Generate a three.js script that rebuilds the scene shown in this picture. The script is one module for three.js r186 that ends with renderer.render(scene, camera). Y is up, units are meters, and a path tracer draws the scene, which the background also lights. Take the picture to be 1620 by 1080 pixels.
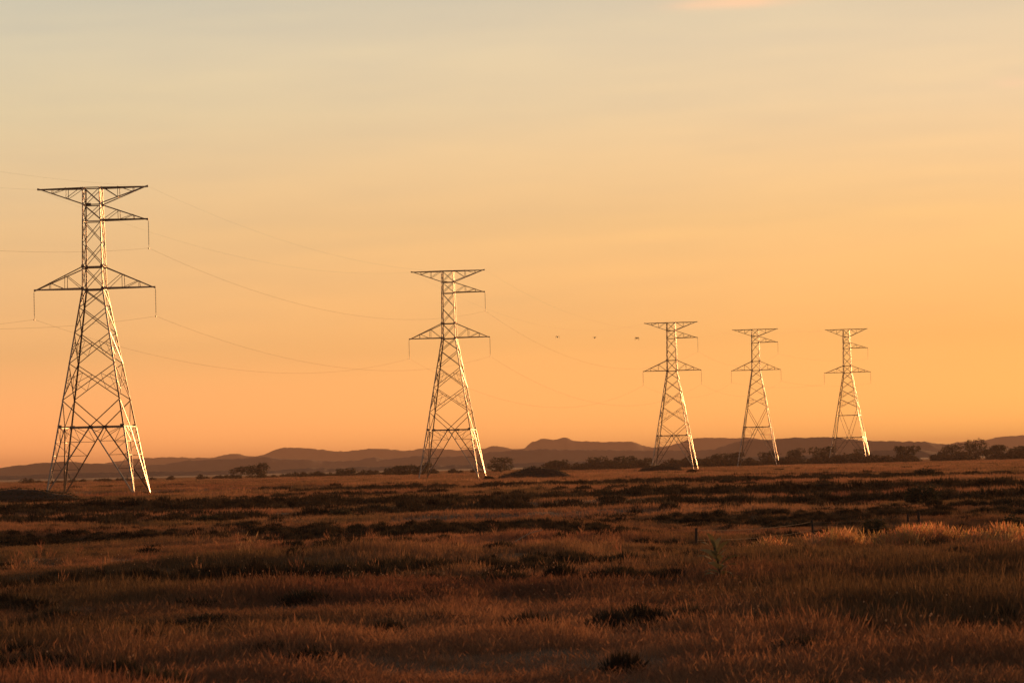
import * as THREE from 'three';
import { mergeGeometries } from 'three/addons/utils/BufferGeometryUtils.js';

// ------------------------------------------------------------------ camera, sky, sun, exposure
const F = 5400;                                    // focal length in photograph pixels (1620 x 1080)
const CAM_Y = 2.2;
const scene = new THREE.Scene();
const camera = new THREE.PerspectiveCamera(2 * Math.atan(540 / F) * 180 / Math.PI, 1024 / 682, 0.5, 40000);
camera.position.set(0, CAM_Y, 0);
camera.rotation.order = 'YXZ';
camera.rotation.set(Math.atan(195 / F), 0, THREE.MathUtils.degToRad(-1.4));
camera.focus = 420;
camera.userData.fStop = 9;
scene.add(camera);

const renderer = new THREE.WebGLRenderer({ antialias: true });
renderer.setSize(1024, 682);
renderer.toneMapping = THREE.LinearToneMapping;
renderer.toneMappingExposure = 1.0;
renderer.shadowMap.enabled = true;

const SUN_AZ = 29, SUN_EL = 3.9;                   // degrees to the right of the view axis, degrees above the horizon
const rad = THREE.MathUtils.degToRad;
const sunDir = new THREE.Vector3(Math.sin(rad(SUN_AZ)) * Math.cos(rad(SUN_EL)), Math.sin(rad(SUN_EL)), -Math.cos(rad(SUN_AZ)) * Math.cos(rad(SUN_EL)));
const sun = new THREE.DirectionalLight(new THREE.Color().setRGB(1.0, 0.43, 0.155), 4.6);
sun.position.copy(sunDir).multiplyScalar(900).add(new THREE.Vector3(40, 0, -450));
sun.target.position.set(40, 0, -450);
sun.castShadow = true;
sun.shadow.mapSize.set(4096, 4096);
Object.assign(sun.shadow.camera, { left: -600, right: 600, top: 200, bottom: -200, near: 1, far: 2500 });
scene.add(sun, sun.target);

scene.fog = new THREE.FogExp2(new THREE.Color().setRGB(0.95, 0.62, 0.43), 9.2e-5);

// ------------------------------------------------------------------ seeded noise
function rng(seed) { let s = seed >>> 0; return () => { s = (s + 0x6D2B79F5) | 0; let t = Math.imul(s ^ (s >>> 15), 1 | s); t = (t + Math.imul(t ^ (t >>> 7), 61 | t)) ^ t; return ((t ^ (t >>> 14)) >>> 0) / 4294967296; }; }
function hash2(x, y) { let h = Math.imul(x | 0, 374761393) + Math.imul(y | 0, 668265263); h = Math.imul(h ^ (h >>> 13), 1274126177); return ((h ^ (h >>> 16)) >>> 0) / 4294967296; }
function vnoise(x, y) {
  const xi = Math.floor(x), yi = Math.floor(y), fx = x - xi, fy = y - yi, u = fx * fx * (3 - 2 * fx), v = fy * fy * (3 - 2 * fy);
  const a = hash2(xi, yi), b = hash2(xi + 1, yi), c = hash2(xi, yi + 1), d = hash2(xi + 1, yi + 1);
  return (a + (b - a) * u + (c - a) * v + (a - b - c + d) * u * v) * 2 - 1;
}
function fbm(x, y, n = 4) { let s = 0, a = 0.5; for (let i = 0; i < n; i++, a *= 0.5, x = x * 2.03 + 17.1, y = y * 2.03 + 9.7) s += a * vnoise(x, y); return s; }
const sm = THREE.MathUtils.smoothstep, lerp = THREE.MathUtils.lerp, clamp = THREE.MathUtils.clamp;
const gauss = (x, s) => Math.exp(-(x * x) / (2 * s * s));
function curve(points, x) {
  if (x <= points[0][0]) return points[0][1];
  for (let i = 1; i < points.length; i++) if (x <= points[i][0]) { const [x0, y0] = points[i - 1], [x1, y1] = points[i], t = (x - x0) / (x1 - x0); return y0 + (y1 - y0) * t * t * (3 - 2 * t); }
  return points[points.length - 1][1];
}
const horizonRow = (px) => 735 - 0.0244 * (px - 810);         // the horizon is tilted by the camera's roll
const X = (px, d, py = 750) => (px - 810 - (py - 540) * 0.0244) * d / F;                       // metres to the side of the axis at distance d
const Y = (px, py, d) => CAM_Y + (horizonRow(px) - py) * d / F;

// ------------------------------------------------------------------ the sky: clear evening air with thin streaks of high cloud
{
  const W = 4096, Hh = 2048, data = new Float32Array(W * Hh * 4);
  const away = [[0.26, 0.20, 0.17], [0.26, 0.21, 0.19], [0.23, 0.20, 0.19], [0.19, 0.18, 0.18], [0.17, 0.17, 0.17]];     // horizon opposite the sun, at e = 0, 2, 4, 6, 8
  const left = [[1.5, 0.55, 0.17], [0.95, 0.485, 0.178], [0.88, 0.555, 0.26], [0.765, 0.61, 0.375], [0.68, 0.62, 0.465]];
  const right = [[1.6, 0.70, 0.16], [1.14, 0.54, 0.15], [1.04, 0.605, 0.24], [0.92, 0.655, 0.38], [0.82, 0.665, 0.45]];
  const zenith = [0.11, 0.10, 0.10];
  const at = (set, e, c) => { const t = clamp(e / 2, 0, 3.999), i = Math.floor(t); const f = t - i; return set[i][c] * (1 - f) + set[i + 1][c] * f; };
  for (let row = 0; row < Hh; row++) {
    const e = ((row + 0.5) / Hh - 0.5) * 180, eu = Math.max(e, 0);
    const high = 1 - Math.exp(-Math.max(0, eu - 7) / 14);
    for (let col = 0; col < W; col++) {
      const th = ((col + 0.5) / W - 0.5) * 2 * Math.PI;                 // atan2(z, x)
      let a = th * 180 / Math.PI + 90; if (a > 180) a -= 360; if (a < -180) a += 360;   // 0 ahead, + to the right
      let da = Math.abs(a - SUN_AZ); if (da > 180) da = 360 - da;
      const s = clamp((37.5 - da) / 17, -1, 1.5), back = sm(da, 38, 125);
      let band = 0, puff = 0;
      if (eu > 0.05 && eu < 40) {
        const ee = eu - 0.035 * a;                                       // streaks drift up to the right
        const st = fbm(a * 0.16 + 3, ee * 1.9 + 0.6 * fbm(a * 0.1, ee * 0.5, 2) + 40, 5);
        const fine = fbm(a * 0.42 + 60, ee * 6.5 + 11, 4);
        band = (0.05 * st + 0.06 * fine) * sm(eu, 0.6, 3.2);
        const w1 = gauss(a - 3.95, 0.66) * gauss(eu - 7.64 - 0.03 * (a - 3.95), 0.05) + 0.8 * gauss(a - 8.55, 0.25) * gauss(eu - 6.14, 0.03);
        puff = clamp(w1 * (1.0 + 0.6 * fbm(a * 3, eu * 16, 3)), 0, 1);
      }
      const k = (row * W + col) * 4;
      for (let c = 0; c < 3; c++) {
        let v = s >= 0 ? lerp(at(left, eu, c), at(right, eu, c), Math.pow(s, 1.1)) : at(left, eu, c);
        v = lerp(v, at(away, eu, c), back);
        v = lerp(v, zenith[c], high);
        v *= 1 + band * [1.0, 0.75, 0.1][c];
        v = lerp(v, [1.05, 0.66, 0.40][c], Math.min(1, puff * 1.3));
        data[k + c] = v;
      }
      data[k + 3] = 1;
    }
  }
  const t = new THREE.DataTexture(data, W, Hh, THREE.RGBAFormat, THREE.FloatType);
  t.mapping = THREE.EquirectangularReflectionMapping; t.magFilter = THREE.LinearFilter; t.minFilter = THREE.LinearFilter; t.needsUpdate = true;
  scene.background = t; scene.environment = t;
}

// ------------------------------------------------------------------ helpers
const taken = {};
function numbered(name) { const n = taken[name] = (taken[name] ?? -1) + 1; return n ? name + '_' + String(n).padStart(3, '0') : name; }
function tag(o, label, category, group, kind) {
  o.userData.label = label; o.userData.category = category;
  if (group) o.userData.group = group;
  if (kind) o.userData.kind = kind;
  return o;
}
function addTop(o, name) { o.name = numbered(name); scene.add(o); o.traverse((m) => { if (m.isMesh) { m.castShadow = true; m.receiveShadow = true; } }); return o; }
function part(name, geometry, material, parent) { const m = new THREE.Mesh(geometry, material); m.name = name; m.castShadow = m.receiveShadow = true; parent.add(m); return m; }
function soup(tris, colors) {                                            // flat list of xyz -> geometry with flat normals
  const g = new THREE.BufferGeometry();
  g.setAttribute('position', new THREE.Float32BufferAttribute(tris, 3));
  if (colors) g.setAttribute('color', new THREE.Float32BufferAttribute(colors, 3));
  g.computeVertexNormals();
  return g;
}
function noiseTexture(size, fn) {
  const d = new Uint8Array(size * size * 4);
  for (let j = 0; j < size; j++) for (let i = 0; i < size; i++) { const c = fn(i / size, j / size), k = (j * size + i) * 4; d[k] = c[0]; d[k + 1] = c[1]; d[k + 2] = c[2]; d[k + 3] = 255; }
  const t = new THREE.DataTexture(d, size, size); t.wrapS = t.wrapT = THREE.RepeatWrapping; t.magFilter = THREE.LinearFilter; t.needsUpdate = true; return t;
}

// ------------------------------------------------------------------ terrain
// low banks that run across the plain: [distance on the axis, shift per metre sideways, height, width in depth, x from, x to]
const BANKS = [
  [76, 0.55, 0.34, 3.0, -40, 3.5], [78.6, 0, 0.12, 1.6, 4.8, 22], [112, -0.45, 0.40, 4.5, -40, 3], [124, -0.2, 0.2, 4, 6, 40],
  [135, 0.3, 0.22, 4.0, -30, 8], [168, 0.2, 0.32, 6, -70, 70], [196, -0.1, 0.42, 8, -80, 80], [232, 0.15, 0.2, 8, -80, 80], [275, -0.2, 0.22, 8, -14, 90],
  [338, 0.1, 0.36, 10, -18, 120], [430, 0.1, 0.2, 14, -160, 160], [56, 0.3, 0.14, 2.6, -20, 20], [47, -0.4, 0.13, 2.2, -20, 20], [91, 0.2, 0.15, 3, -30, 30],
];
const PADS = [[X(155.5, 385), 385, -0.93], [X(716, 580), 580, -0.15]];          // level ground under the two nearest pylons
function ground(x, z) {
  const d = -z;
  if (d < -40 || d > 2500) return 0;
  const near = sm(d, 4, 24);
  let y = near * (0.24 * fbm(x / 20 + 5, d / 13 + 2, 3) + 0.12 * fbm(x / 5, d / 5, 2));
  const wob = 5 * fbm(x / 22 + 31, d / 60, 2), amp = 0.75 + 0.9 * fbm(x / 17 + 3, d / 40 + 8, 2);
  for (const [b, k, h, w, x0, x1] of BANKS) {
    const t = d - b - k * x - wob * Math.min(2.2, b / 75);
    if (Math.abs(t) > 4 * w) continue;
    const s = sm(x, x0 - 3, x0 + 3) * (1 - sm(x, x1 - 3, x1 + 3));
    y += h * s * clamp(amp, 0.3, 1.4) * Math.exp(-(t * t) / (2 * (t < 0 ? 0.35 * w * w : w * w)));
  }
  y -= 0.42 * gauss(d - 99, 9) * sm(x, 0, 7);                              // hollow the fence runs through
  for (const [tx, td, ty] of PADS) { const q = (x - tx) ** 2 + (d - td) ** 2; if (q < 3600) y = lerp(y, ty, 1 - sm(Math.sqrt(q), 9, 45)); }
  return y * (1 - sm(d, 650, 900)) + 0.1 * (sm(d, 650, 900)) * fbm(x / 60, d / 60, 2);
}

// where dark scrub takes the place of grass (0..1)
const SCRUB = [[69, 0.55, 3.2, -60, 3.2, 0.95], [72, -0.1, 1.8, 6, 30, 0.55], [106, -0.45, 6, -60, 5, 0.8], [122, -0.3, 5, 4, 60, 0.7], [160, 0.2, 4.5, -80, 80, 0.85], [190, -0.1, 8, -80, 80, 0.95], [219, 0.1, 4, -80, 20, 0.5], [262, -0.2, 5, -100, 100, 0.4], [326, 0.1, 9, -22, 130, 0.85], [410, 0.1, 7, -160, 160, 0.5], [560, 0, 9, -200, 200, 0.35], [44, -0.4, 2.0, -12, 12, 0.35], [124, 0.1, 3, -60, 60, 0.45]];
function scrubAt(x, d) {
  let s = 0.10 * (1 - sm(d, 150, 300)) + (0.42 + 0.25 * sm(d, 80, 110) - 0.55 * sm(d, 150, 330)) * Math.max(0, fbm(x / 4.5 + 70, d / 7, 3) * 1.9 - 0.16);
  const wob = 5 * fbm(x / 22 + 31, d / 60, 2);
  for (const [b, k, w, x0, x1, a] of SCRUB) {
    const t = (d - b - k * x - wob * Math.min(2.2, b / 75)) / w;
    if (Math.abs(t) > 3) continue;
    const e = sm(x, x0 - 3, x0 + 3) * (1 - sm(x, x1 - 3, x1 + 3));
    s = Math.max(s, a * e * Math.exp(-t * t) * clamp(0.92 + 0.8 * fbm(x / 13, d / 9 + 4, 3), 0.2, 1.3));
  }
  if (d > 940) s = Math.max(s, sm(d + 60 * fbm(x / 40, d / 50, 3), 980, 1060) * (0.8 + 0.4 * fbm(x / 30, d / 90, 3)));   // scrubland begins at the tree line
  return clamp(s, 0, 1);
}
const grassPatch = (x, d) => 0.5 + 0.9 * fbm(x / 9 + 11, d / (8 + d * 0.05) + 23, 3);   // 0 reddish brown .. 1 straw

{
  const ds = []; for (let d = -70; d < 24; d += 4) ds.push(d);
  for (let d = 24; d < 14500; d += Math.max(0.4, d * 0.0085)) ds.push(d);
  const N = 150, pos = [], uv = [], col = [], idx = [], cA = new THREE.Color(), straw = new THREE.Color().setRGB(0.23, 0.145, 0.078), brown = new THREE.Color().setRGB(0.11, 0.062, 0.036), dark = new THREE.Color().setRGB(0.055, 0.04, 0.026);
  for (const d of ds) {
    const w = 90 + Math.abs(d) * 0.42;
    for (let i = 0; i <= N; i++) {
      const u = i / N * 2 - 1, x = w * (0.45 * u + 0.55 * u * u * u);
      pos.push(x, ground(x, -d), -d); uv.push(x / 6, d / 6);
      cA.copy(brown).lerp(straw, clamp(grassPatch(x, d), 0, 1)).lerp(dark, 0.8 * scrubAt(x, Math.max(d, 0)));
      col.push(cA.r, cA.g, cA.b);
    }
  }
  for (let r = 0; r + 1 < ds.length; r++) for (let i = 0; i < N; i++) { const a = r * (N + 1) + i, b = a + N + 1; idx.push(a, a + 1, b, a + 1, b + 1, b); }
  const g = new THREE.BufferGeometry();
  g.setAttribute('position', new THREE.Float32BufferAttribute(pos, 3)); g.setAttribute('uv', new THREE.Float32BufferAttribute(uv, 2)); g.setAttribute('color', new THREE.Float32BufferAttribute(col, 3));
  g.setIndex(idx); g.computeVertexNormals();
  const speck = noiseTexture(512, (u, v) => { const n = hash2(Math.floor(u * 512), Math.floor(v * 512)), m = 0.5 + 0.5 * Math.sin(u * 6.283 * 7 + 2 * Math.sin(v * 6.283 * 5)) * Math.sin(v * 6.283 * 9); const q = 120 + 90 * n + 40 * m; return [q, q * 0.97, q * 0.92]; });
  const m = new THREE.MeshStandardMaterial({ vertexColors: true, map: speck, roughness: 1, bumpMap: speck, bumpScale: 0.04 });
  tag(addTop(new THREE.Mesh(g, m), 'ground'), 'flat dry plain of brown soil and grass litter reaching the hills', 'ground', null, 'structure');
}

// ------------------------------------------------------------------ hills
const HILLS = [
  { D: 7600, W: 250, label: 'farthest pale hazy ridge with the flat topped peak', col: [0.07, 0.052, 0.036], seed: 3, pts: [[-1400, 745], [-700, 730], [-200, 742], [120, 738], [229, 724.6], [264, 723], [331, 724], [368, 717], [401, 722], [450, 708.5], [475, 708], [540, 713.5], [595, 709.6], [644, 712.6], [670, 709], [718, 711.5], [762, 710], [783, 705], [814, 710.4], [827, 709.6], [844, 698], [862, 694], [881, 695], [894, 692], [910, 697], [940, 699], [977, 699], [999, 698.5], [1021, 705], [1036, 708], [1049, 706.7], [1071, 702], [1093, 694], [1104, 692], [1171, 693], [1189, 692], [1215, 697], [1330, 705], [1480, 706], [1521, 699], [1563, 695], [1589, 690], [1625, 688.5], [1720, 684], [1900, 700], [2300, 690], [3000, 705]] },
  { D: 4300, W: 150, label: 'nearer dark low range of rounded hills along the horizon', col: [0.055, 0.042, 0.03], seed: 9, pts: [[-1400, 770], [-600, 745], [-200, 748], [0, 739.4], [35, 735], [70, 732], [105, 730], [141, 733], [211, 734.5], [246, 735], [306, 728], [352, 726], [387, 725], [416, 722], [451, 725.6], [535, 729], [562, 728], [591, 723], [613, 725.6], [662, 721], [700, 722], [755, 720.7], [777, 715], [821, 712], [873, 710.5], [984, 712], [1036, 713], [1104, 712], [1129, 711], [1142, 705.6], [1171, 697.8], [1193, 695.6], [1215, 695], [1262, 692], [1311, 691.6], [1379, 697], [1459, 698.4], [1485, 701.5], [1508, 703], [1545, 705.5], [1620, 709], [1750, 704], [2100, 695], [3000, 700]] },
  { D: 2600, W: 60, label: 'lowest dark swell of scrubby ground before the hills', col: [0.05, 0.037, 0.026], seed: 21, pts: [[-1400, 790], [-300, 760], [0, 752], [150, 747], [300, 745], [420, 744], [495, 740], [533, 741], [576, 738], [629, 737.5], [680, 736], [760, 735], [900, 729], [1050, 727], [1200, 722], [1330, 719], [1390, 712.5], [1440, 711], [1500, 715], [1560, 716], [1620, 714], [1800, 709], [3000, 690]] },
];
for (const { D, W, label, col, seed, pts } of HILLS) {
  const pos = [], colr = [], idx = [], xs = []; for (let p = -1400; p <= 3000; p += (p > -150 && p < 1770) ? 4 : 25) xs.push(p);
  const rows = 26;
  for (let r = 0; r <= rows; r++) {
    const t = r / rows * 2 - 1, bell = Math.pow(1 - Math.abs(t), 0.95);
    for (const p of xs) {
      const x = X(p, D, 715), peak = Y(p, curve(pts, p), D) + D / F * (1.2 * fbm(p / 9 + seed, seed, 3));
      const relief = 1 - 0.10 * (1 - bell) * (0.25 + 0.5 * fbm(p / 26 + seed * 3 + t * 2, t * 3, 4));
      const bumps = D / F * 1.1 * fbm(p / 2.6, r * 1.7 + seed, 2);
      pos.push(x, -1.5 + (peak + 1.5) * bell * relief + bumps * bell, -(D + t * W));
      const v = 0.85 + 0.5 * fbm(p / 14 + 7, r / 2.2 + seed, 4); colr.push(col[0] * v, col[1] * v, col[2] * v);
    }
  }
  const n = xs.length;
  for (let r = 0; r < rows; r++) for (let i = 0; i + 1 < n; i++) { const a = r * n + i, b = a + n; idx.push(a, a + 1, b, a + 1, b + 1, b); }
  const g = new THREE.BufferGeometry(); g.setAttribute('position', new THREE.Float32BufferAttribute(pos, 3)); g.setAttribute('color', new THREE.Float32BufferAttribute(colr, 3)); g.setIndex(idx); g.computeVertexNormals();
  tag(addTop(new THREE.Mesh(g, new THREE.MeshStandardMaterial({ vertexColors: true, roughness: 1 })), 'hills'), label, 'hills', null, 'structure');
}

// ------------------------------------------------------------------ lattice towers
const steels = [[0.19, 0.42], [0.12, 0.5], [0.28, 0.38], [0.08, 0.55]].map(([v, roughness]) => new THREE.MeshStandardMaterial({ color: new THREE.Color().setRGB(v, v * 0.88, v * 0.74), metalness: 0.8, roughness }));   // galvanised steel weathered unevenly
const legSteels = [[0.44, 0.35], [0.34, 0.38], [0.15, 0.46], [0.10, 0.52]].map(([v, roughness]) => new THREE.MeshStandardMaterial({ color: new THREE.Color().setRGB(v, v * 0.88, v * 0.74), metalness: 0.85, roughness }));
let steelTurn = 0; const steel = null;
const steelDull = new THREE.MeshStandardMaterial({ color: new THREE.Color().setRGB(0.14, 0.12, 0.10), metalness: 0.7, roughness: 0.55 });
const plateMat = new THREE.MeshStandardMaterial({ color: new THREE.Color().setRGB(0.05, 0.045, 0.04), metalness: 0.2, roughness: 0.6 });
const concrete = new THREE.MeshStandardMaterial({ color: new THREE.Color().setRGB(0.36, 0.34, 0.31), roughness: 0.95 });
// one steel angle of unit size: flanges along +x and +y, length along z from 0 to 1
const angleGeo = (() => { const t = 0.13, s = new THREE.Shape([[0, 0], [1, 0], [1, t], [t, t], [t, 1], [0, 1]].map(([a, b]) => new THREE.Vector2(a, b))); return new THREE.ExtrudeGeometry(s, { depth: 1, bevelEnabled: false }); })();
const plateGeo = new THREE.BoxGeometry(1, 1, 1);
const V = (x, y, z) => new THREE.Vector3(x, y, z);
function angle(name, a, b, size, u0, v0, material, parent) {               // an angle iron from a to b; its flanges point about u0 and v0
  const w = b.clone().sub(a), len = w.length(); w.normalize();
  const u = u0.clone().addScaledVector(w, -u0.dot(w)).normalize();
  const v = v0.clone().addScaledVector(w, -v0.dot(w)); v.addScaledVector(u, -v.dot(u)).normalize();
  const m = new THREE.Mesh(angleGeo, material ?? steels[Math.floor(hash2(steelTurn++, 5) * 4)]); m.name = name; m.castShadow = m.receiveShadow = true;
  new THREE.Matrix4().makeBasis(u.multiplyScalar(size), v.multiplyScalar(size), w.multiplyScalar(len)).setPosition(a).decompose(m.position, m.quaternion, m.scale);
  parent.add(m); return m;
}
// body levels in metres from the lowest X panel upwards; `lift` is the extra height of the leg extension
function tower(lift, kneeY, panels, extraStrut, head = { t1: 33.07, u1: 33.07, u0: 31.2, l1: 26.05, l0: 23.5 }) {
  const t = new THREE.Group();
  const y = (v) => v + lift, top = y(35), waist = y(head.l0);
  const baseHalf = 5.1 + lift * 0.14;
  const half = (v) => v >= waist ? lerp(1.225, 1.015, (v - waist) / (top - waist)) : lerp(baseHalf, 1.225, v / waist);
  const C = (sx, sz, v) => V(sx * half(v), v, sz * half(v));
  const corners = [[-1, 1], [1, 1], [1, -1], [-1, -1]];
  for (const [sx, sz] of corners) {
    const leg = new THREE.Group(); leg.name = 'leg'; t.add(leg);            // bolted together from lengths that have weathered differently
    const cuts = [-0.3, waist * 0.17, waist * 0.35, waist * 0.56, waist * 0.78, waist, lerp(waist, top, 0.3), lerp(waist, top, 0.68), top];
    for (let i = 0; i + 1 < cuts.length; i++) angle('leg_section', C(sx, sz, cuts[i]), C(sx, sz, cuts[i + 1]), cuts[i] < waist - 0.1 ? 0.175 : 0.14, V(-sx, 0, 0), V(0, 0, -sz), legSteels[Math.floor(hash2(steelTurn++, i < 2 ? 91 : 17) * (i < 2 ? 2 : 4))], leg);
    const foot = part('footing', new THREE.CylinderGeometry(0.42, 0.5, 1.0, 8), concrete, t); foot.position.copy(C(sx, sz, -0.25));
  }
  const levels = panels.map(y);                                            // ascending: [knee top ... 35]
  const strutLevels = [...new Set([head.l0, head.l1, head.u0, head.u1, head.t1])].map(y).concat(top);
  for (let f = 0; f < 4; f++) {
    const [ax, az] = corners[f], [bx, bz] = corners[(f + 1) % 4];
    const out = V(ax + bx, 0, az + bz).normalize(), inn = out.clone().negate(), A = (v) => C(ax, az, v), B = (v) => C(bx, bz, v), mid = (v) => A(v).add(B(v)).multiplyScalar(0.5);
    const brace = (name, p, q, s, m = steel) => angle(name, p, q, s, q.clone().sub(p).cross(out), inn, m, t);
    for (let i = 0; i + 1 < levels.length; i++) {
      const s = levels[i] >= waist - 0.1 ? 0.075 : 0.09;
      brace('cross_brace', A(levels[i]), B(levels[i + 1]), s); brace('cross_brace', B(levels[i]), A(levels[i + 1]), s);
      if (levels[i + 1] < y(19)) {                                         // light ties that stiffen the wide panels
        const a0 = levels[i], a1 = levels[i + 1], half0 = A(a0).lerp(B(a1), 0.27), half1 = B(a0).lerp(A(a1), 0.27), m0 = A(a1).lerp(B(a0), 0.27), m1 = B(a1).lerp(A(a0), 0.27);
        brace('tie', half0, A(lerp(a0, a1, 0.5)), 0.05); brace('tie', half1, B(lerp(a0, a1, 0.5)), 0.05);
        brace('tie', half0, m0, 0.045); brace('tie', half1, m1, 0.045);
        brace('tie', m0, A(lerp(a0, a1, 0.5)), 0.05); brace('tie', m1, B(lerp(a0, a1, 0.5)), 0.05);
      }
    }
    for (const v of strutLevels) brace('strut', A(v), B(v), v < y(27) ? 0.14 : 0.11);
    const k = kneeY, apex = mid(k), foot = 0.8;                             // the knee: a strut with an inverted V standing on the feet
    brace('strut', A(k), B(k), 0.15);
    brace('knee_brace', A(levels[0]), apex, 0.1); brace('knee_brace', B(levels[0]), apex, 0.1);
    brace('knee_brace', apex, A(foot), 0.13); brace('knee_brace', apex, B(foot), 0.13);
    if (extraStrut) brace('strut', A(extraStrut), B(extraStrut), 0.14);
    for (const [P] of [[A], [B]]) {
      const on = (v) => apex.clone().lerp(P(foot), (k - v) / (k - foot));
      const steps = [0.78, 0.58, 0.38, 0.2].map((q) => foot + (k - foot) * q);
      let prev = null;
      for (const v of steps) { brace('tie', P(v), on(v), 0.055); if (prev !== null) brace('tie', P(prev), on(v), 0.05); prev = v; }
      brace('tie', P(k), on(steps[0]), 0.055);
      brace('tie', P(k).lerp(apex, 0.48), on(steps[0]), 0.05); brace('tie', P(k).lerp(apex, 0.48), on(lerp(k, steps[0], 0.4)), 0.05);
    }
    for (const v of [y(head.l0), y(head.l1), k]) for (const P of [A, B]) {       // gusset plates
      const g = part('gusset_plate', plateGeo, steelDull, t); g.position.copy(P(v)).addScaledVector(out, 0.012).lerp(mid(v), 0.08); g.rotation.y = Math.atan2(out.x, out.z); g.scale.set(0.34, 0.36, 0.02);
    }
  }
  for (const [px, v] of [[-0.25, y(head.t1 - 0.07)], [0.0, kneeY - 0.12], [1.6, kneeY - 0.12]]) {
    const p = part('number_plate', plateGeo, plateMat, t); p.position.set(px, v, half(v) + 0.05); p.scale.set(0.5, 0.34, 0.02);
  }
  // crossarms: bottom and top chords meet at the tip
  const arm = (sx, tip, vTop, vBot, tipY) => {
    const g = new THREE.Group(); g.name = 'crossarm'; t.add(g);
    const end = V(sx * tip, tipY, 0);
    for (const sz of [1, -1]) {
      const T = C(sx, sz, vTop), Bm = C(sx, sz, vBot), flat = Math.abs(vBot - tipY) < 0.01, e = end.clone().add(V(0, 0, 0.06 * sz));
      angle('chord', T, e, flat ? 0.12 : 0.15, V(0, -1, 0), V(0, 0, -sz), steel, g);
      angle('chord', Bm, e, flat ? 0.15 : 0.12, V(0, 1, 0), V(0, 0, -sz), steel, g);
      const P = (f) => T.clone().lerp(e, f), Q = (f) => Bm.clone().lerp(e, f), nz = V(0, 0, -sz);
      for (const f of [0.36, 0.68]) angle('brace', P(f), Q(f), 0.06, V(1, 0, 0), nz, steel, g);
      if (flat) { angle('brace', Q(0.02), P(0.36), 0.06, V(0, 1, 0), nz, steel, g); angle('brace', Q(0.36), P(0.68), 0.06, V(0, 1, 0), nz, steel, g); }
      else { angle('brace', P(0.02), Q(0.36), 0.06, V(0, 1, 0), nz, steel, g); angle('brace', P(0.36), Q(0.68), 0.06, V(0, 1, 0), nz, steel, g); }
    }
    for (const f of [0.36, 0.68]) { const z0 = lerp(half(vBot), 0.06, f); const c = V(lerp(sx * half(vBot), end.x, f), lerp(vBot, tipY, f), 0); angle('brace', c.clone().add(V(0, 0, z0)), c.clone().add(V(0, 0, -z0)), 0.06, V(1, 0, 0), V(0, 1, 0), steel, g); }
    return end;
  };
  t.userData.tips = {
    earthL: arm(-1, 6.35, top, y(head.t1), top), earthR: arm(1, 6.35, top, y(head.t1), top),
    upper: arm(1, 6.3, y(head.u1), y(head.u0), y(head.u0)),
    lowL: arm(-1, 6.95, y(head.l1), y(head.l0), y(head.l0)), lowR: arm(1, 6.95, y(head.l1), y(head.l0), y(head.l0)),
  };
  return t;
}
const PAN = [11.0, 15.07, 18.57, 21.4, 23.5, 26.05, 28.65, 31.2, 33.07, 35];
const standard = tower(0.6, 8.6, PAN);
const towers = [];
const TW = [
  [standard, 155.5, 385, 4.1, -0.93, 'largest steel lattice pylon, nearest and leftmost in the row'],
  [standard.clone(), 716, 580, 6.7, -0.15, 'second steel lattice pylon, standing alone left of the dark earth mound'],
  [tower(0, 8.27, PAN), 1067.5, 808, 9.0, 0, 'third steel lattice pylon, right beside the three small birds'],
  [tower(3.4, 11.1, [13.2, 16.2, 19, 21.4, 23.5, 26.05, 28.65, 31.2, 33.07, 35]), 1200.5, 955, 8.2, 0, 'fourth steel lattice pylon, between two pylons with one high waist strut'],
  [tower(5.3, 8.0, [11.4, 14.2, 17.0, 19.7, 22, 24.1, 26.6, 29.2, 31, 32.75, 35], 14.6, { t1: 32.75, u1: 31, u0: 29.2, l1: 24.1, l0: 22 }), 1345, 1020, 12.5, 0, 'rightmost steel lattice pylon, with two horizontal struts in its legs'],
];
const tipSets = [];
const src = standard.userData.tips; 
for (const [g, px, d, yaw, up, label] of TW) {
  const tips = g.userData.tips && g.userData.tips.earthL.isVector3 ? g.userData.tips : src; g.userData = {};
  const x = X(px, d);
  g.position.set(x, ground(x, -d), -d); g.rotation.y = rad(-yaw); void up;
  tag(addTop(g, 'transmission_tower'), label, 'pylon', 'pylons in a row across the plain');
  g.updateMatrixWorld(true);
  const out = {}; for (const k in tips) out[k] = tips[k].clone().applyMatrix4(g.matrixWorld); tipSets.push(out);
  towers.push(g);
}

// insulator strings
const glassMat = new THREE.MeshStandardMaterial({ color: new THREE.Color().setRGB(0.10, 0.075, 0.055), roughness: 0.35 });
const STRING = 3.25;
function insulator() {
  const g = new THREE.Group();
  const rod = part('suspension_rod', new THREE.CylinderGeometry(0.018, 0.018, STRING, 6), steelDull, g); rod.position.y = -STRING / 2;
  const disc = new THREE.LatheGeometry([[0.02, 0.07], [0.035, 0.06], [0.075, 0.015], [0.075, 0], [0.02, 0.01]].map(([a, b]) => new THREE.Vector2(a, b)), 9);
  for (let i = 0; i < 15; i++) { const m = part('disc', disc, glassMat, g); m.position.y = -0.32 - i * 0.175; }
  const clampG = part('clamp', new THREE.BoxGeometry(0.12, 0.12, 0.5), steelDull, g); clampG.position.y = -STRING;
  return g;
}
const proto = insulator();
const nth = ['largest nearest pylon', 'second pylon', 'third pylon', 'fourth pylon', 'rightmost pylon'];
const where = { upper: 'single upper arm', lowL: 'left lower arm', lowR: 'right lower arm' };
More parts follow.
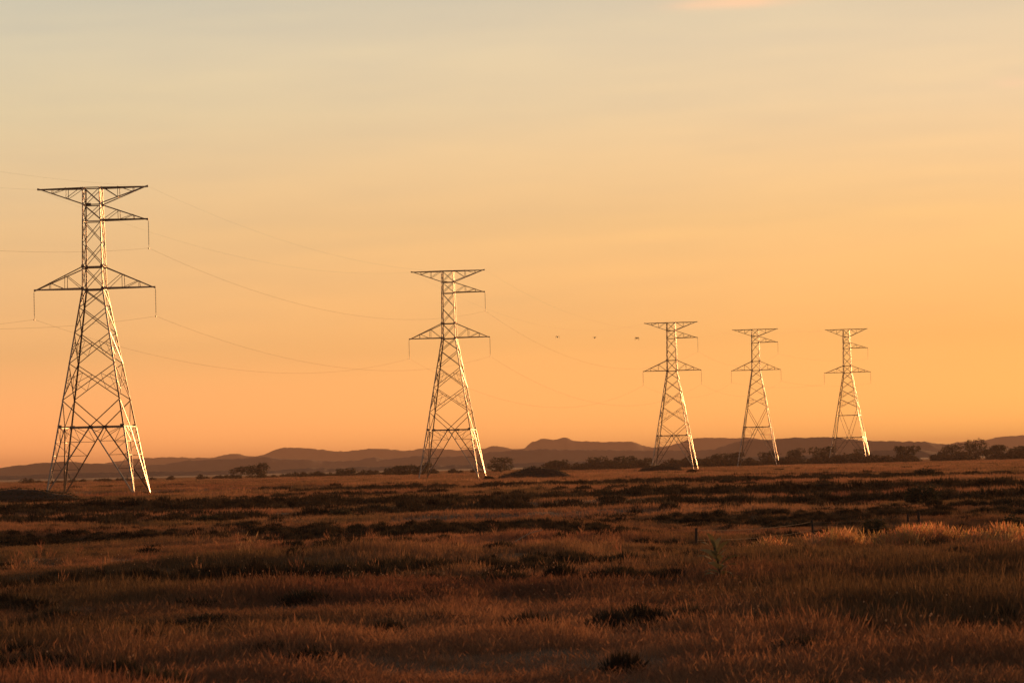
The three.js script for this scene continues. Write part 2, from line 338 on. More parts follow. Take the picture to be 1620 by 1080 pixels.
tipSets.forEach((s, i) => { for (const k of ['upper', 'lowL', 'lowR']) { const o = (i || k !== 'upper') ? proto.clone() : proto; o.position.copy(s[k]); o.position.y -= 0.03; o.rotation.y = towers[i].rotation.y; tag(addTop(o, 'insulator_string'), `thin insulator string hanging from the ${where[k]} of the ${nth[i]}`, 'insulator', 'insulator strings on the pylons'); } });

// wires: conductors and earth wires, one continuous wire each, sagging between the towers
const wireMat = new THREE.MeshStandardMaterial({ color: new THREE.Color().setRGB(0.06, 0.05, 0.04), metalness: 0, roughness: 0.9 });
function wire(key, sags, r, label, drop) {
  const ends = tipSets.map((s) => s[key].clone().add(V(0, -drop, 0)));
  const back = ends[0].clone().add(V(-37, 0, 190)); ends.unshift(back);
  const pts = [];
  for (let i = 0; i + 1 < ends.length; i++) for (let j = 0; j <= 40; j++) { if (i && !j) continue; const f = j / 40, p = ends[i].clone().lerp(ends[i + 1], f); p.y -= 4 * sags[i] * f * (1 - f); pts.push(p); }
  const path = new THREE.CurvePath(); for (let i = 0; i + 1 < pts.length; i++) path.add(new THREE.LineCurve3(pts[i], pts[i + 1]));
  path.getPointAt = (t) => path.getPoint(t); path.getPoint = (t) => { const q = t * (pts.length - 1), i = Math.min(Math.floor(q), pts.length - 2); return pts[i].clone().lerp(pts[i + 1], q - i); };
  path.getTangentAt = path.getTangent = (t) => { const i = Math.min(Math.floor(t * (pts.length - 1)), pts.length - 2); return pts[i + 1].clone().sub(pts[i]).normalize(); };
  tag(addTop(new THREE.Mesh(new THREE.TubeGeometry(path, pts.length - 1, r, 5), wireMat), key.startsWith('earth') ? 'earth_wire' : 'conductor_wire'), label, 'wire', 'wires strung between the pylons');
}
wire('upper', [4.1, 4.1, 6.7, 3.5, 1.2], 0.0085, 'sagging conductor wire hung below the single upper arms of the pylons', STRING);
wire('lowL', [4.1, 4.1, 6.7, 3.5, 1.2], 0.0085, 'sagging conductor wire hung below the left lower arms of the pylons', STRING);
wire('lowR', [4.1, 4.1, 6.7, 3.5, 1.2], 0.0085, 'sagging conductor wire hung below the right lower arms of the pylons', STRING);
wire('earthL', [3, 3.2, 5, 2.6, 0.9], 0.0045, 'faint earth wire running from the left top arm tips of the pylons', 0.05);
wire('earthR', [3, 3.2, 5, 2.6, 0.9], 0.0045, 'faint earth wire running from the right top arm tips of the pylons', 0.05);

// ------------------------------------------------------------------ vegetation
const leafOf = (o) => new THREE.MeshPhysicalMaterial({ color: 0xffffff, roughness: 1, transmission: 0.5, thickness: 0, specularIntensity: 0.3, side: THREE.DoubleSide, ...o });
const grassMat = leafOf({ transmission: 0.55 }), scrubMat = leafOf({ transmission: 0.25 });
function blade(out, x, z, h, w, lean, turn, bend) {                          // a curved, tapering blade of two pieces
  const dx = Math.cos(turn), dz = Math.sin(turn), lx = Math.cos(lean) * bend, lz = Math.sin(lean) * bend;
  const m = [x + lx * 0.35 * h, h * 0.55, z + lz * 0.35 * h], e = [x + lx * h, h * (1 - 0.25 * bend), z + lz * h];
  const a = [x - dx * w / 2, -0.04, z - dz * w / 2], b = [x + dx * w / 2, -0.04, z + dz * w / 2], c = [m[0] - dx * w * 0.4, m[1], m[2] - dz * w * 0.4], d = [m[0] + dx * w * 0.4, m[1], m[2] + dz * w * 0.4];
  out.push(...a, ...b, ...d, ...a, ...d, ...c, ...c, ...d, ...e);
}
function seedHead(out, x, y, z, lx, lz, len, w, r) {                         // a narrow plume at the end of a stalk
  for (let k = 0; k < 3; k++) { const t = r() * 6.283, dx = Math.cos(t) * w, dz = Math.sin(t) * w; out.push(x, y - len * 0.5, z, x + dx + lx * len * 0.5, y, z + dz + lz * len * 0.5, x + lx * len, y + len * 0.5, z + lz * len); }
}
function tuft(seed, n, spread, h, w, heads) {
  const r = rng(seed), o = [];
  for (let i = 0; i < n; i++) {
    const q = Math.sqrt(r()) * spread, t = r() * 6.283, hh = h * (0.5 + 0.6 * r()), lean = (r() < 0.6 ? 0.1 : 0) + (r() - 0.5) * 4.4, bend = 0.1 + 0.45 * r() * r(), turn = r() * 6.283;
    const x = q * Math.cos(t), z = q * Math.sin(t);
    blade(o, x, z, hh, w * (0.7 + 0.6 * r()), lean, turn, bend);
    if (r() < heads) seedHead(o, x + Math.cos(lean) * bend * hh, hh * (1 - 0.25 * bend), z + Math.sin(lean) * bend * hh, Math.cos(lean) * 0.5, Math.sin(lean) * 0.5, 0.11 * (0.7 + r()), w * 1.6, r);
  }
  return soup(o);
}
function clump(seed, n, rx, ry, size) {                                      // a rounded scrub clump of small leaf faces
  const r = rng(seed), o = [];
  for (let i = 0; i < n; i++) {
    const t = r() * 6.283, c = r(), q = Math.cbrt(0.25 + 0.75 * r()), s = Math.sqrt(1 - c * c) * (0.8 + 0.3 * r());
    const x = rx * q * s * Math.cos(t), z = rx * q * s * Math.sin(t), y = ry * (0.05 + q * c), k = size * (0.6 + 0.9 * r());
    const dx = x / rx * 0.7 + (r() - 0.5), dz = z / rx * 0.7 + (r() - 0.5), a = r() * 6.283, w = k * 0.2;
    o.push(x - Math.cos(a) * w, y - k * 0.5, z - Math.sin(a) * w, x + Math.cos(a) * w, y - k * 0.4, z + Math.sin(a) * w, x + dx * k, y + k * (0.5 + 0.6 * r()), z + dz * k);
  }
  return soup(o);
}
const STRAW = [0.36, 0.195, 0.106], RED = [0.23, 0.10, 0.06], OLIVE = [0.13, 0.092, 0.045], DARK = [0.05, 0.036, 0.022];
const mix3 = (a, b, t) => [0, 1, 2].map((i) => a[i] + (b[i] - a[i]) * t);
class Field {                                                                // collects the places of one kind of plant, then becomes one InstancedMesh
  constructor() { this.m = []; this.c = []; this.q = new THREE.Quaternion(); this.e = new THREE.Euler(); this.M = new THREE.Matrix4(); this.s = new THREE.Vector3(); this.p = new THREE.Vector3(); }
  add(x, y, z, turn, sx, sy, col, tilt = 0) { this.e.set(tilt * Math.sin(turn), turn, -Math.abs(tilt)); this.q.setFromEuler(this.e); this.M.compose(this.p.set(x, y, z), this.q, this.s.set(sx, sy, sx)); this.m.push(...this.M.elements); this.c.push(...col); }
  build(name, geo, mat, label, category) {
    const n = this.m.length / 16, im = new THREE.InstancedMesh(geo, mat, n);
    im.instanceMatrix = new THREE.InstancedBufferAttribute(new Float32Array(this.m), 16); im.instanceColor = new THREE.InstancedBufferAttribute(new Float32Array(this.c), 3);
    tag(addTop(im, name), label, category, null, 'stuff'); return n;
  }
}
const halfWidth = (d) => 5 + 0.168 * d;
let total = 0;
function sow(seed, d0, d1, perM2, minKeep, fn) {                             // jittered sowing over the wedge of plain in view
  const r = rng(seed);
  for (let d = d0; d < d1;) {
    const p = perM2(d), step = 1 / Math.sqrt(p), w = halfWidth(d);
    for (let x = -w; x < w; x += step) { const px = x + (r() - 0.5) * step * 1.6, pd = d + (r() - 0.5) * step * 1.6; fn(px, pd, r); }
    d += step;
  }
}
{
  const kinds = [
    { f: new Field(), g: tuft(11, 36, 0.17, 0.205, 0.004, 0.10), d0: 21, d1: 62, p: () => 62, name: 'dry_grass', label: 'fine dry brown grass blades covering the nearest foreground' },
    { f: new Field(), g: tuft(12, 14, 0.24, 0.28, 0.0036, 0.5), d0: 21, d1: 80, p: () => 14, name: 'seeding_grass', label: 'seeding grass stalks mixed through the nearest foreground' },
    { f: new Field(), g: tuft(13, 30, 0.24, 0.225, 0.0065, 0.1), d0: 58, d1: 130, p: () => 19, name: 'dry_grass', label: 'dry brown grass covering the ground around the fence posts' },
    { f: new Field(), g: tuft(14, 26, 0.42, 0.28, 0.016, 0), d0: 125, d1: 300, p: () => 4.4, name: 'dry_grass', label: 'dry brown grass on the middle of the plain' },
    { f: new Field(), g: tuft(15, 22, 0.8, 0.34, 0.04, 0), d0: 290, d1: 640, p: (d) => d < 420 ? 1.3 : 0.8, name: 'dry_grass', label: 'pale dry grass on the plain around the nearer pylons' },
    { f: new Field(), g: tuft(16, 20, 1.6, 0.36, 0.10, 0), d0: 630, d1: 1500, p: (d) => d < 1000 ? 0.2 : 0.08, name: 'dry_grass', label: 'pale dry grass on the far plain below the tree line' },
  ];
  kinds.forEach((k, i) => {
    sow(100 + i, k.d0, k.d1, k.p, 0, (x, d, r) => {
      const s = scrubAt(x, d); if (r() < s * 0.7) return;
      const tuss = fbm(x / 1.1 + 13, d / 1.6 + 5, 2); if (d < 200 && tuss < -0.12 && r() < 0.75) return;          // bare gaps between the tussocks
      const patch = grassPatch(x, d), tall = clamp(0.85 + 0.9 * fbm(x / 5 + 40, d / 8, 3), 0.45, 1.35) * (1 - 0.35 * s) * (1 + 0.8 * Math.max(-0.3, tuss));
      const c = mix3(mix3(RED, STRAW, clamp(patch + (r() - 0.5) * 0.5, 0, 1)), OLIVE, clamp(0.25 + 0.5 * s + 1.5 * fbm(x / 7 + 90, d / 12, 2) + (r() - 0.5) * 0.4, 0, 0.8)), v = 0.75 + 0.5 * r();
      k.f.add(x, ground(x, -d), -d, r() * 6.283, 0.8 + 0.5 * r(), tall * (0.75 + 0.5 * r()), c.map((q) => q * v), 0.06 + 0.08 * r());
    });
    total += k.f.build(k.name, k.g, grassMat, k.label, 'grass');
  });
}
{
  const kinds = [
    { f: new Field(), g: clump(31, 420, 0.34, 0.24, 0.075), d0: 26, d1: 130, p: () => 3.2, sc: 1, label: 'dark low scrub plants among the foreground grass' },
    { f: new Field(), g: clump(32, 260, 0.62, 0.34, 0.15), d0: 128, d1: 360, p: () => 0.8, sc: 1, label: 'dark low scrub in long strips across the middle of the plain' },
    { f: new Field(), g: clump(33, 150, 1.0, 0.36, 0.26), d0: 355, d1: 1000, p: () => 0.11, sc: 1, label: 'dark low scrub dotted over the plain near the far pylons' },
  ];
  kinds.forEach((k, i) => {
    sow(200 + i, k.d0, k.d1, k.p, 0, (x, d, r) => {
      const s = scrubAt(x, d); if (r() > Math.pow(s, 1.6) * 1.25) return;
      const v = 0.6 + 0.9 * r(), c = mix3(DARK, OLIVE, 0.35 * r() * r());
      k.f.add(x, ground(x, -d) - 0.02, -d, r() * 6.283, 0.6 + 0.8 * r(), 0.55 + 0.7 * r() * (0.5 + s), c.map((q) => q * v));
    });
    total += k.f.build('low_scrub', k.g, scrubMat, k.label, 'scrub');
  });
}
// the strip of tall pale grass that catches the sun in front of the fence
{
  const f = new Field(), r = rng(77), g = tuft(41, 16, 0.09, 0.40, 0.006, 0.8);
  const stands = [[1205, 0.6, 10], [1225, 0.8, 26], [1290, 0.9, 26], [1325, 1.1, 60], [1345, 1.0, 50], [1395, 0.9, 60], [1420, 1.1, 90], [1445, 1.15, 110], [1475, 1.2, 130], [1500, 1.0, 60], [1530, 0.95, 60], [1560, 0.9, 50], [1590, 1.15, 120], [1612, 1.0, 50]];
  for (const [px, h, n] of stands) for (let i = 0; i < n * 0.95; i++) {
    const d = 79 + (r() - 0.5) * 2.2 + 0.8 * Math.sin(px / 23), x = X(px, 79, 860) + (r() + r() + r() - 1.5) * 0.32;
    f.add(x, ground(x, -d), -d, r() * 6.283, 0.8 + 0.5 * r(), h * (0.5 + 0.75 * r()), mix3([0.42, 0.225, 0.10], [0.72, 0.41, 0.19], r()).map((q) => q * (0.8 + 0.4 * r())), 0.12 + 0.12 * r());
  }
  for (let i = 0; i < 90; i++) { const d = 60 + 50 * r(), x = (r() * 2 - 1) * 0.15 * d; f.add(x, ground(x, -d), -d, r() * 6.283, 0.6 + 0.4 * r(), 0.6 + 0.6 * r(), mix3(STRAW, RED, r()), 0.1); }
  total += f.build('tall_grass', g, leafOf({ transmission: 0.75 }), 'tall pale grass stand catching the sun below the fence posts', 'grass');
}
{                                                                            // scattered pale flower heads that sparkle above the near grass
  const f = new Field(), r = rng(303), g = new THREE.IcosahedronGeometry(1, 0);
  for (let i = 0; i < 260; i++) { const cx = Math.floor(r() * 14), d = 36 + ((cx * 7) % 11) * 3.6 + 5 * (r() - 0.5), x = (((cx * 5) % 14) / 7 - 1) * 0.14 * d + (r() + r() - 1) * 2.2, s = 0.006 + 0.008 * r(); f.add(x, ground(x, -d) + 0.2 + 0.14 * r(), -d, r() * 6, s, s * 1.3, mix3([0.5, 0.34, 0.2], [0.7, 0.52, 0.34], r())); }
  total += f.build('pale_flower_heads', g, leafOf({ transmission: 0.5 }), 'tiny pale flower heads sparkling in the foreground grass', 'flowers');
}
console.log('instances', total);

// ------------------------------------------------------------------ bushes, mounds, trees
const barkMat = new THREE.MeshStandardMaterial({ color: new THREE.Color().setRGB(0.09, 0.065, 0.045), roughness: 1 });
const bushMat = leafOf({ color: new THREE.Color().setRGB(0.055, 0.05, 0.028), transmission: 0.3 });
const treeMat = leafOf({ color: new THREE.Color().setRGB(0.06, 0.055, 0.03), transmission: 0.3 });
const soilMat = new THREE.MeshStandardMaterial({ color: new THREE.Color().setRGB(0.045, 0.029, 0.019), roughness: 1 });
function limb(pts, r0, r1) { const c = new THREE.CatmullRomCurve3(pts), g = new THREE.TubeGeometry(c, 5, 1, 5), p = g.attributes.position; for (let i = 0; i < p.count; i++) { const k = Math.floor(i / 6) / 5, o = c.getPoint(k), q = lerp(r0, r1, k); p.setXYZ(i, o.x + (p.getX(i) - o.x) * q, o.y + (p.getY(i) - o.y) * q, o.z + (p.getZ(i) - o.z) * q); } g.computeVertexNormals(); return g; }
function lobes(seed, list, n, size) {                                        // leaf faces spread through several uneven lobes
  const r = rng(seed), o = [];
  const vol = list.reduce((s, l) => s + l[3] * l[4], 0);
  for (const [cx, cy, cz, rx, ry] of list) {
    const m = Math.round(n * rx * ry / vol);
    for (let i = 0; i < m; i++) {
      const d = V(r() * 2 - 1, r() * 2 - 1, r() * 2 - 1).normalize().multiplyScalar(Math.cbrt(0.15 + 0.85 * r()) * (0.8 + 0.35 * r()));
      const x = cx + d.x * rx, y = cy + d.y * ry, z = cz + d.z * rx, k = size * (0.6 + 0.8 * r());
      for (let q = 0; q < 3; q++) o.push(x + (r() - 0.5) * k * 1.7, Math.max(0.02, y + (r() - 0.5) * k * 1.7), z + (r() - 0.5) * k * 1.7);
    }
  }
  return soup(o);
}
function makeTree(seed, w, h, low) {
  const g = new THREE.Group(), r = rng(seed), list = [], limbs = [];
  const n = 6 + Math.floor(r() * 4);
  for (let i = 0; i < n; i++) {
    const t = i / n * 6.283 + r(), q = w * (0.14 + 0.24 * r()), cy = h * lerp(low, 0.84, i === 0 ? 0.97 : r()), s = w * (0.16 + 0.15 * r());
    const c = [Math.cos(t) * q, cy, Math.sin(t) * q, s, Math.min(s * 0.8, h * 0.2)]; list.push(c);
    limbs.push(limb([V(0, h * 0.12, 0), V(c[0] * 0.35, h * 0.3 + (cy - h * 0.3) * 0.35, c[2] * 0.35), V(c[0], cy, c[2])], 0.045 * h * 0.5, 0.02));
  }
  limbs.push(limb([V(0, -0.3, 0), V(0.05 * w, h * 0.15, 0), V(0, h * 0.35, 0)], h * 0.04, h * 0.024));
  part('trunk', mergeGeometries(limbs.map((l) => l.toNonIndexed())), barkMat, g);
  part('crown', lobes(seed + 5, list, 1900, Math.max(0.22, w * 0.036)), treeMat, g);
  return g;
}
// [column, row of the top, width in pixels, distance, where the crown starts, label]
const TREES = [
  [379, 739, 26, 930, 0.12, 'small dark tree, left one of the pair below the low left hills'],
  [409, 733, 40, 940, 0.12, 'wide dark tree, right one of the pair below the low left hills'],
  [550, 741, 30, 980, 0.3, 'low rounded tree midway between the tree pair and the second pylon'],
  [640, 737, 44, 900, 0.15, 'dark bushy tree just left of the second pylon legs'],
  [668, 733, 34, 900, 0.15, 'dark bushy tree seen through the left legs of the second pylon'],
  [790, 725, 36, 930, 0.3, 'dark tree standing behind the right legs of the second pylon'],
  [884, 728, 24, 960, 0.35, 'first tree at the left end of the long tree line'],
  [941, 724, 34, 980, 0.25, 'broad dark tree in the tree line left of the third pylon'],
  [971, 724.5, 26, 985, 0.3, 'rounded tree beside the broad tree left of the third pylon'],
  [991, 722.5, 26, 990, 0.3, 'taller tree close to the left legs of the third pylon'],
  [1020, 725, 24, 990, 0.3, 'tree touching the left legs of the third pylon'],
  [1127, 719, 26, 1010, 0.4, 'thin crowned tree between the third and fourth pylons'],
  [1162, 717, 36, 1010, 0.25, 'dense dark tree at the left legs of the fourth pylon'],
  [1214, 714, 30, 1030, 0.3, 'tree seen between the legs of the fourth pylon'],
  [1260, 710, 30, 1050, 0.45, 'open crowned tree right of the fourth pylon'],
  [1304, 708, 40, 1060, 0.3, 'broad tree at the left legs of the rightmost pylon'],
  [1357, 711, 32, 1060, 0.3, 'tree seen between the legs of the rightmost pylon'],
  [1436, 707, 38, 1060, 0.35, 'wide tree right of the rightmost pylon, standing apart'],
  [1508, 703, 34, 1060, 0.35, 'tree just left of the tallest tree near the frame edge'],
  [1543, 696, 34, 1060, 0.4, 'tallest tree of the line, rising above the hills near the right edge'],
  [1572, 706, 44, 1060, 0.25, 'broad tree just right of the tallest tree'],
  [1612, 707, 34, 1060, 0.3, 'last tree of the line, cut by the right edge of the picture'],
];
TREES.forEach(([px, py, w, d, low, label], i) => {
  const h = Y(px, py, d) * 1.08, g = makeTree(500 + i * 13, w * d / F * 1.25, h, low * 0.8), x = X(px, d);
  g.position.set(x, ground(x, -d), -d); tag(addTop(g, 'scrub_tree'), label, 'tree', 'trees along the edge of the plain');
});
{                                                                            // thicket that fills the line between the trees
  const f = new Field(), r = rng(61), g = lobes(62, [[0, 0.8, 0, 1.7, 0.9], [1.2, 0.7, 0.4, 1.2, 0.75], [-1.1, 0.6, -0.3, 1.3, 0.7], [0.3, 1.4, 0, 0.8, 0.6]], 420, 0.34);
  for (let i = 0; i < 1250; i++) {
    const px = -120 + 1860 * r(), d = 960 + 150 * r(), keep = px > 870 ? (px > 1380 && px < 1420 ? 0.5 : 1) : px > 440 && px < 720 ? 0.75 : 0.22;
    if (r() > keep * clamp(0.55 + 1.3 * fbm(px / 38 + 3, 2.5, 2), 0.1, 1)) continue;
    const big = px > 1090 ? 1.15 : px > 870 ? 1.0 : 0.6, x = X(px, d), s = (0.6 + 0.7 * r()) * big, c = mix3(DARK, OLIVE, 0.3 * r());
    f.add(x, ground(x, -d), -d, r() * 6.283, s * 1.2, s * (0.7 + 0.6 * r()), c);
  }
  f.build('thicket', g, scrubMat, 'dark thicket filling the long tree line at the plain edge', 'thicket');
}
function makeBush(seed, w, h) {
  const g = new THREE.Group(), r = rng(seed), list = [[0, h * 0.45, 0, w * 0.36, h * 0.45]];
  for (let i = 0; i < 7; i++) { const t = i / 7 * 6.283 + r(); list.push([Math.cos(t) * w * 0.3, h * (0.3 + 0.25 * r()), Math.sin(t) * w * 0.3, w * (0.16 + 0.07 * r()), h * (0.26 + 0.14 * r())]); }
  const st = []; for (let i = 0; i < 5; i++) { const t = i * 1.26 + r(); st.push(limb([V(0, -0.1, 0), V(Math.cos(t) * w * 0.12, h * 0.3, Math.sin(t) * w * 0.12), V(Math.cos(t) * w * 0.3, h * 0.65, Math.sin(t) * w * 0.3)], 0.03, 0.012).toNonIndexed()); }
  part('stem', mergeGeometries(st), barkMat, g);
  part('foliage', lobes(seed + 1, list, 1500, Math.max(0.06, w * 0.055)), bushMat, g);
  return g;
}
const BUSHES = [
  [1460, 767, 66, 802, 'largest dark rounded bush, standing above the two close fence posts'],
  [1462, 741, 36, 757, 'dark dome shaped bush on the pale plain right of the rightmost pylon'],
  [1307, 752, 26, 763, 'flat dark bush on the plain below the rightmost pylon'],
  [1150, 757, 28, 765, 'flat dark bush on the plain below and between third and fourth pylons'],
  [540, 806, 46, 822, 'low dark bush in the dark strip at left centre of the plain'],
  [330, 815, 50, 832, 'low dark bush in the dark strip below the nearest pylon'],
  [278, 773, 16, 779, 'tiny dark bush just right of the nearest pylon feet'],
  [1232, 741, 18, 745, 'tiny dark bush between the fourth and rightmost pylon feet'],
  [1380, 820, 40, 835, 'small dark bush left of the two close fence posts'],
  [1600, 815, 36, 830, 'small dark bush at the right edge above the tall pale grass'],
  [75, 912, 44, 932, 'low dark bush at the left end of the dark bank'],
  [440, 937, 34, 962, 'small dark bush in the left foreground grass'],
];
BUSHES.forEach(([px, top, w, base, label], i) => {
  const d = CAM_Y * F / (base - horizonRow(px)), x = X(px, d), gy = ground(x, -d), g = makeBush(900 + i * 7, w * d / F * 1.05, Math.max(0.25, Y(px, top, d) - gy) * 1.25);
  g.position.set(x, gy - 0.03, -d); tag(addTop(g, 'bush'), label, 'bush', 'dark bushes on the plain');
});
function makeMound(seed, w, h, dep) {
  const g = new THREE.Group(), N = 40, M = 16, pos = [], idx = [];
  const hgt = (u, v) => { const q = Math.max(0, 1 - u * u - v * v); return h * Math.pow(q, 0.75) * (0.85 + 0.5 * fbm(u * 3 + seed, v * 3, 3)); };
  for (let j = 0; j <= M; j++) for (let i = 0; i <= N; i++) { const u = i / N * 2.1 - 1.05, v = j / M * 2.1 - 1.05; pos.push(u * w / 2, hgt(u, v) - 0.25, v * dep / 2); }
  for (let j = 0; j < M; j++) for (let i = 0; i < N; i++) { const a = j * (N + 1) + i, b = a + N + 1; idx.push(a, b, a + 1, a + 1, b, b + 1); }
  const e = new THREE.BufferGeometry(); e.setAttribute('position', new THREE.Float32BufferAttribute(pos, 3)); e.setIndex(idx); e.computeVertexNormals();
  part('earth', e, soilMat, g);
  const r = rng(seed), o = [];
  for (let i = 0; i < 3600; i++) { const t = r() * 6.283, q = Math.sqrt(r()) * 0.95, u = q * Math.cos(t), v = q * Math.sin(t), k = 0.07 + 0.16 * r(), y = hgt(u, v) - 0.22; for (let c = 0; c < 3; c++) o.push(u * w / 2 + (r() - 0.5) * k * 1.5, y + r() * k, v * dep / 2 + (r() - 0.5) * k * 1.5); }
  part('scrub_cover', soup(o), bushMat, g).userData.kind = 'stuff';
  return g;
}
const MOUNDS = [
  [845, 743, 112, 757, 'dark earth mound standing right of the second pylon'],
  [15, 781, 240, 798, 'long dark earth mound at the left edge, before the nearest pylon feet'],
  [1045, 737.5, 72, 747, 'dark low mound at the left feet of the third pylon'],
  [1097, 745, 26, 749.5, 'tiny dark mound at the right feet of the third pylon'],
  [772, 755, 22, 760, 'tiny dark mound at the right feet of the second pylon'],
];
MOUNDS.forEach(([px, top, w, base, label], i) => {
  const d = CAM_Y * F / (base - horizonRow(px)), x = X(px, d), h = Y(px, top, d), g = makeMound(40 + i * 9, w * d / F * 1.08, h * 1.3 + 0.25, w * d / F * 0.55);
  g.position.set(x, ground(x, -d), -d); tag(addTop(g, 'earth_mound'), label, 'mound', 'dark mounds on the plain');
});

// ------------------------------------------------------------------ fence posts and wire
const woodMat = new THREE.MeshStandardMaterial({ color: new THREE.Color().setRGB(0.055, 0.04, 0.03), roughness: 1 });
const POSTS = [[1098, 835, 86, 0.0, 5, 'tall fence post standing alone above the leafy weed'], [1283, 822, 98, 0.03, 4, 'short fence post in the middle of the fence row'], [1433, 812, 104, -0.04, 4, 'left one of the two fence posts standing close together'], [1453, 808, 104, 0.02, 5, 'right one of the two fence posts standing close together']];
const postTops = [];
POSTS.forEach(([px, top, d, tilt, w, label], i) => {
  const x = X(px, d), gy = ground(x, -d), yTop = Y(px, top, d), h = yTop - gy + 0.35, r = rng(i + 3), rad0 = w * d / F * 0.5;
  const g = new THREE.CylinderGeometry(rad0 * 0.86, rad0, h, 9, 6), p = g.attributes.position;
  for (let k = 0; k < p.count; k++) { const yy = p.getY(k), s = 1 + 0.14 * fbm(p.getX(k) * 40 + i, yy * 5 + p.getZ(k) * 40, 2); p.setX(k, p.getX(k) * s + 0.02 * Math.sin(yy * 3 + i)); p.setZ(k, p.getZ(k) * s); if (yy > h * 0.49) p.setY(k, yy + 0.02 * (r() - 0.5)); }
  g.translate(0, h / 2 - 0.35, 0); g.computeVertexNormals();
  const m = new THREE.Mesh(g, woodMat); m.position.set(x, gy, -d); m.rotation.z = tilt;
  tag(addTop(m, 'fence_post'), label, 'fence post', 'weathered posts of the sagging fence'); postTops.push(V(x, yTop, -d));
});
{
  const mk = (drop, label) => {
    const pts = []; for (let i = 0; i + 1 < postTops.length; i++) for (let j = 0; j < 8; j++) { const f = j / 8, p = postTops[i].clone().lerp(postTops[i + 1], f); p.y -= drop + 0.3 * f * (1 - f); pts.push(p); }
    pts.push(postTops[3].clone().add(V(0, -drop, 0)));
    tag(addTop(new THREE.Mesh(new THREE.TubeGeometry(new THREE.CatmullRomCurve3(pts), 80, 0.004, 4), wireMat), 'fence_wire'), label, 'wire', 'wires of the sagging fence');
  };
  mk(0.06, 'upper thin wire strung between the fence posts'); mk(0.3, 'lower thin wire strung between the fence posts');
}

// ------------------------------------------------------------------ leafy weed, pale tuft, fallen branch
{
  const d = 53, x = X(1130, d, 890), g = new THREE.Group(), r = rng(8), leaf = leafOf({ color: new THREE.Color().setRGB(0.20, 0.18, 0.085), transmission: 0.3, roughness: 0.9 }), pale = leafOf({ color: new THREE.Color().setRGB(0.5, 0.42, 0.3), transmission: 0.3 });
  part('stem', limb([V(0.1, -0.1, 0), V(0.06, 0.25, 0), V(0, 0.52, 0)], 0.02, 0.01), barkMat, g);
  for (let i = 0; i < 20; i++) {
    const f = i / 20, y0 = 0.1 + 0.42 * f, s = i % 2 ? 1 : -1, t = i * 2.4 + (r() - 0.5) * 0.8, L = (0.30 - 0.1 * f) * (0.75 + 0.5 * r()), up = 0.75 + 0.7 * f + 0.3 * (r() - 0.5), w = 0.034 + 0.012 * r(); void s;
    const o = [], dir = V(Math.cos(t), 0, Math.sin(t)), side = V(-dir.z, 0.3, dir.x).normalize(), P = (k) => V(0.1 * (1 - y0 / 0.55), y0, 0).addScaledVector(dir, L * k).add(V(0, L * (up * k - 0.7 * k * k), 0));
    for (let k = 0; k < 5; k++) { const a = k / 5, b = (k + 1) / 5, wa = w * Math.sin(Math.PI * (0.12 + 0.88 * a)), wb = w * Math.sin(Math.PI * Math.min(1, 0.12 + 0.88 * b)); const p = P(a), q = P(b), a1 = p.clone().addScaledVector(side, wa), a2 = p.clone().addScaledVector(side, -wa), b1 = q.clone().addScaledVector(side, wb), b2 = q.clone().addScaledVector(side, -wb); o.push(...a1.toArray(), ...a2.toArray(), ...b2.toArray(), ...a1.toArray(), ...b2.toArray(), ...b1.toArray()); }
    const m = part('leaf', soup(o), i === 2 ? pale : leaf, g); if (i === 2) m.userData.label = 'pale withered leaf low on the stem';
  }
  g.position.set(x, ground(x, -d) + 0.04, -d); g.scale.setScalar(1.25); tag(addTop(g, 'leafy_weed'), 'tall dark leafy weed with arching narrow leaves in the grass', 'weed');
  const d2 = 77, x2 = X(380, d2), tm = new THREE.Mesh(tuft(91, 60, 0.2, 0.75, 0.009, 0.4), leafOf({ color: new THREE.Color().setRGB(0.42, 0.27, 0.14), transmission: 0.5 })); tm.position.set(x2, ground(x2, -d2), -d2);
  tag(addTop(tm, 'grass_tuft'), 'single tall pale grass tuft standing out in the left foreground', 'grass tuft');
  const d3 = 86, xa = X(796, d3), xb = X(856, d3), pa = V(0, 0.02, 0), pb = V(xb - xa, 0.42, -1.2);
  const br = new THREE.Group(); part('branch', limb([pa, pa.clone().lerp(pb, 0.4).add(V(0, 0.06, 0)), pa.clone().lerp(pb, 0.75).add(V(0, 0.07, 0)), pb], 0.014, 0.008), new THREE.MeshStandardMaterial({ color: new THREE.Color().setRGB(0.35, 0.26, 0.18), roughness: 0.8 }), br);
  part('twig', limb([pa.clone().lerp(pb, 0.6).add(V(0, 0.06, 0)), pa.clone().lerp(pb, 0.7).add(V(0, 0.16, 0)), pa.clone().lerp(pb, 0.8).add(V(0, 0.22, 0.05))], 0.008, 0.004), barkMat, br);
  br.position.set(xa, ground(xa, -d3) + 0.05, -d3); tag(addTop(br, 'dry_branch'), 'pale bare branch lying slanted in the grass at the centre', 'branch');
}

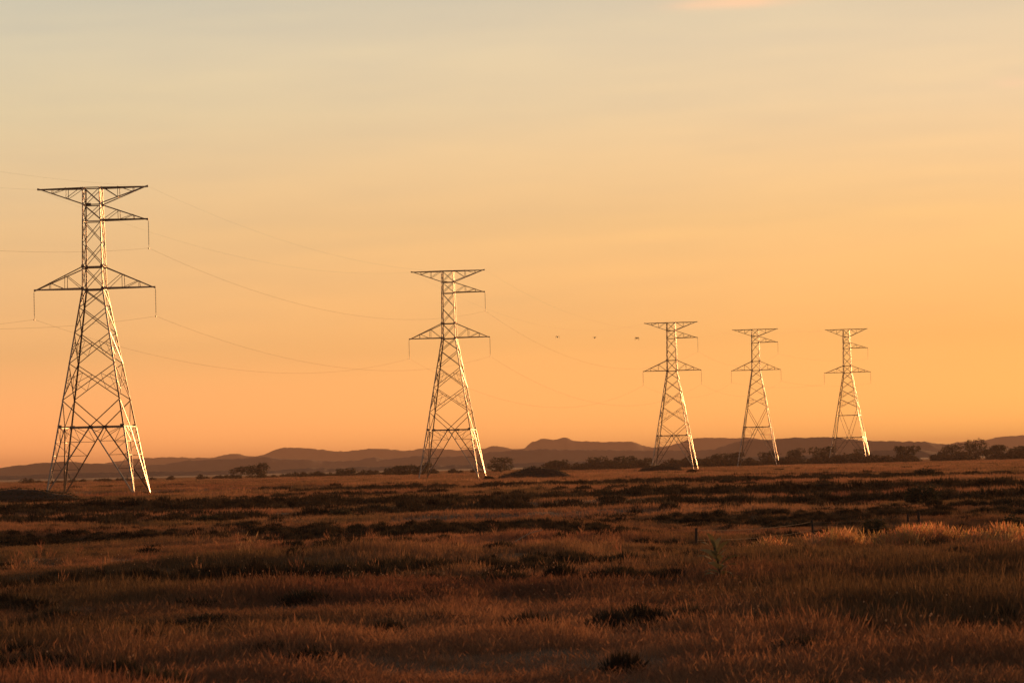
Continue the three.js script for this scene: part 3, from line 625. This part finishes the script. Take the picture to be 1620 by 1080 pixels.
// ------------------------------------------------------------------ three birds in the air
{
  const mat = new THREE.MeshStandardMaterial({ color: new THREE.Color().setRGB(0.05, 0.04, 0.035), roughness: 0.8 }), bellyMat = new THREE.MeshStandardMaterial({ color: new THREE.Color().setRGB(0.6, 0.56, 0.5), roughness: 0.8 });
  const make = (droop, pale) => {
    const g = new THREE.Group(), o = [];
    // body along z (flying away), with head and tail, as one lathed form
    const prof = [[0, -0.24], [0.03, -0.2], [0.025, -0.13], [0.065, -0.05], [0.075, 0.04], [0.05, 0.12], [0.045, 0.16], [0.03, 0.2], [0, 0.24]].map(([a, b]) => new THREE.Vector2(a, b));
    const body = new THREE.LatheGeometry(prof, 10); body.rotateX(-Math.PI / 2); part('body', body, pale ? bellyMat : mat, g);
    for (const s of [-1, 1]) {
      const w = []; const P = [[0.03, 0.06, 0.09], [0.12, 0.11, 0.10], [0.19, 0.02, 0.08], [0.20, 0.02 - droop, 0.03]];
      for (let i = 0; i < 3; i++) { const [x0, y0, c0] = P[i], [x1, y1, c1] = P[i + 1]; const a = [s * x0, y0, -c0], b = [s * x0, y0, c0], c = [s * x1, y1, -c1], d = [s * x1, y1, c1]; for (const e of [0.008, -0.008]) { const q = (v) => [v[0], v[1] + e, v[2]]; w.push(...q(a), ...q(b), ...q(d), ...q(a), ...q(d), ...q(c)); } }
      part('wing', soup(w), mat, g);
    }
    const t = []; t.push(-0.05, 0.01, 0.3, 0.05, 0.01, 0.3, 0, 0.012, 0.16); part('tail', soup(t), mat, g); void o;
    return g;
  };
  for (const [px, py, droop, pale, yaw, label] of [[882, 533, 0.2, true, 0.1, 'small flying bird with pale underside, leftmost of the three'], [941, 534, 0.16, false, -0.1, 'small dark flying bird with drooped wings, middle of the three'], [1008, 535, 0.22, false, 0.3, 'small dark flying bird, rightmost of three, close to the third pylon']]) {
    const d = 440, g = make(droop, pale); g.position.set(X(px, d, py), Y(px, py, d), -d); g.rotation.y = yaw; g.scale.setScalar(1.3); tag(addTop(g, 'bird'), label, 'bird', 'birds flying in a row');
  }
}
renderer.render(scene, camera);
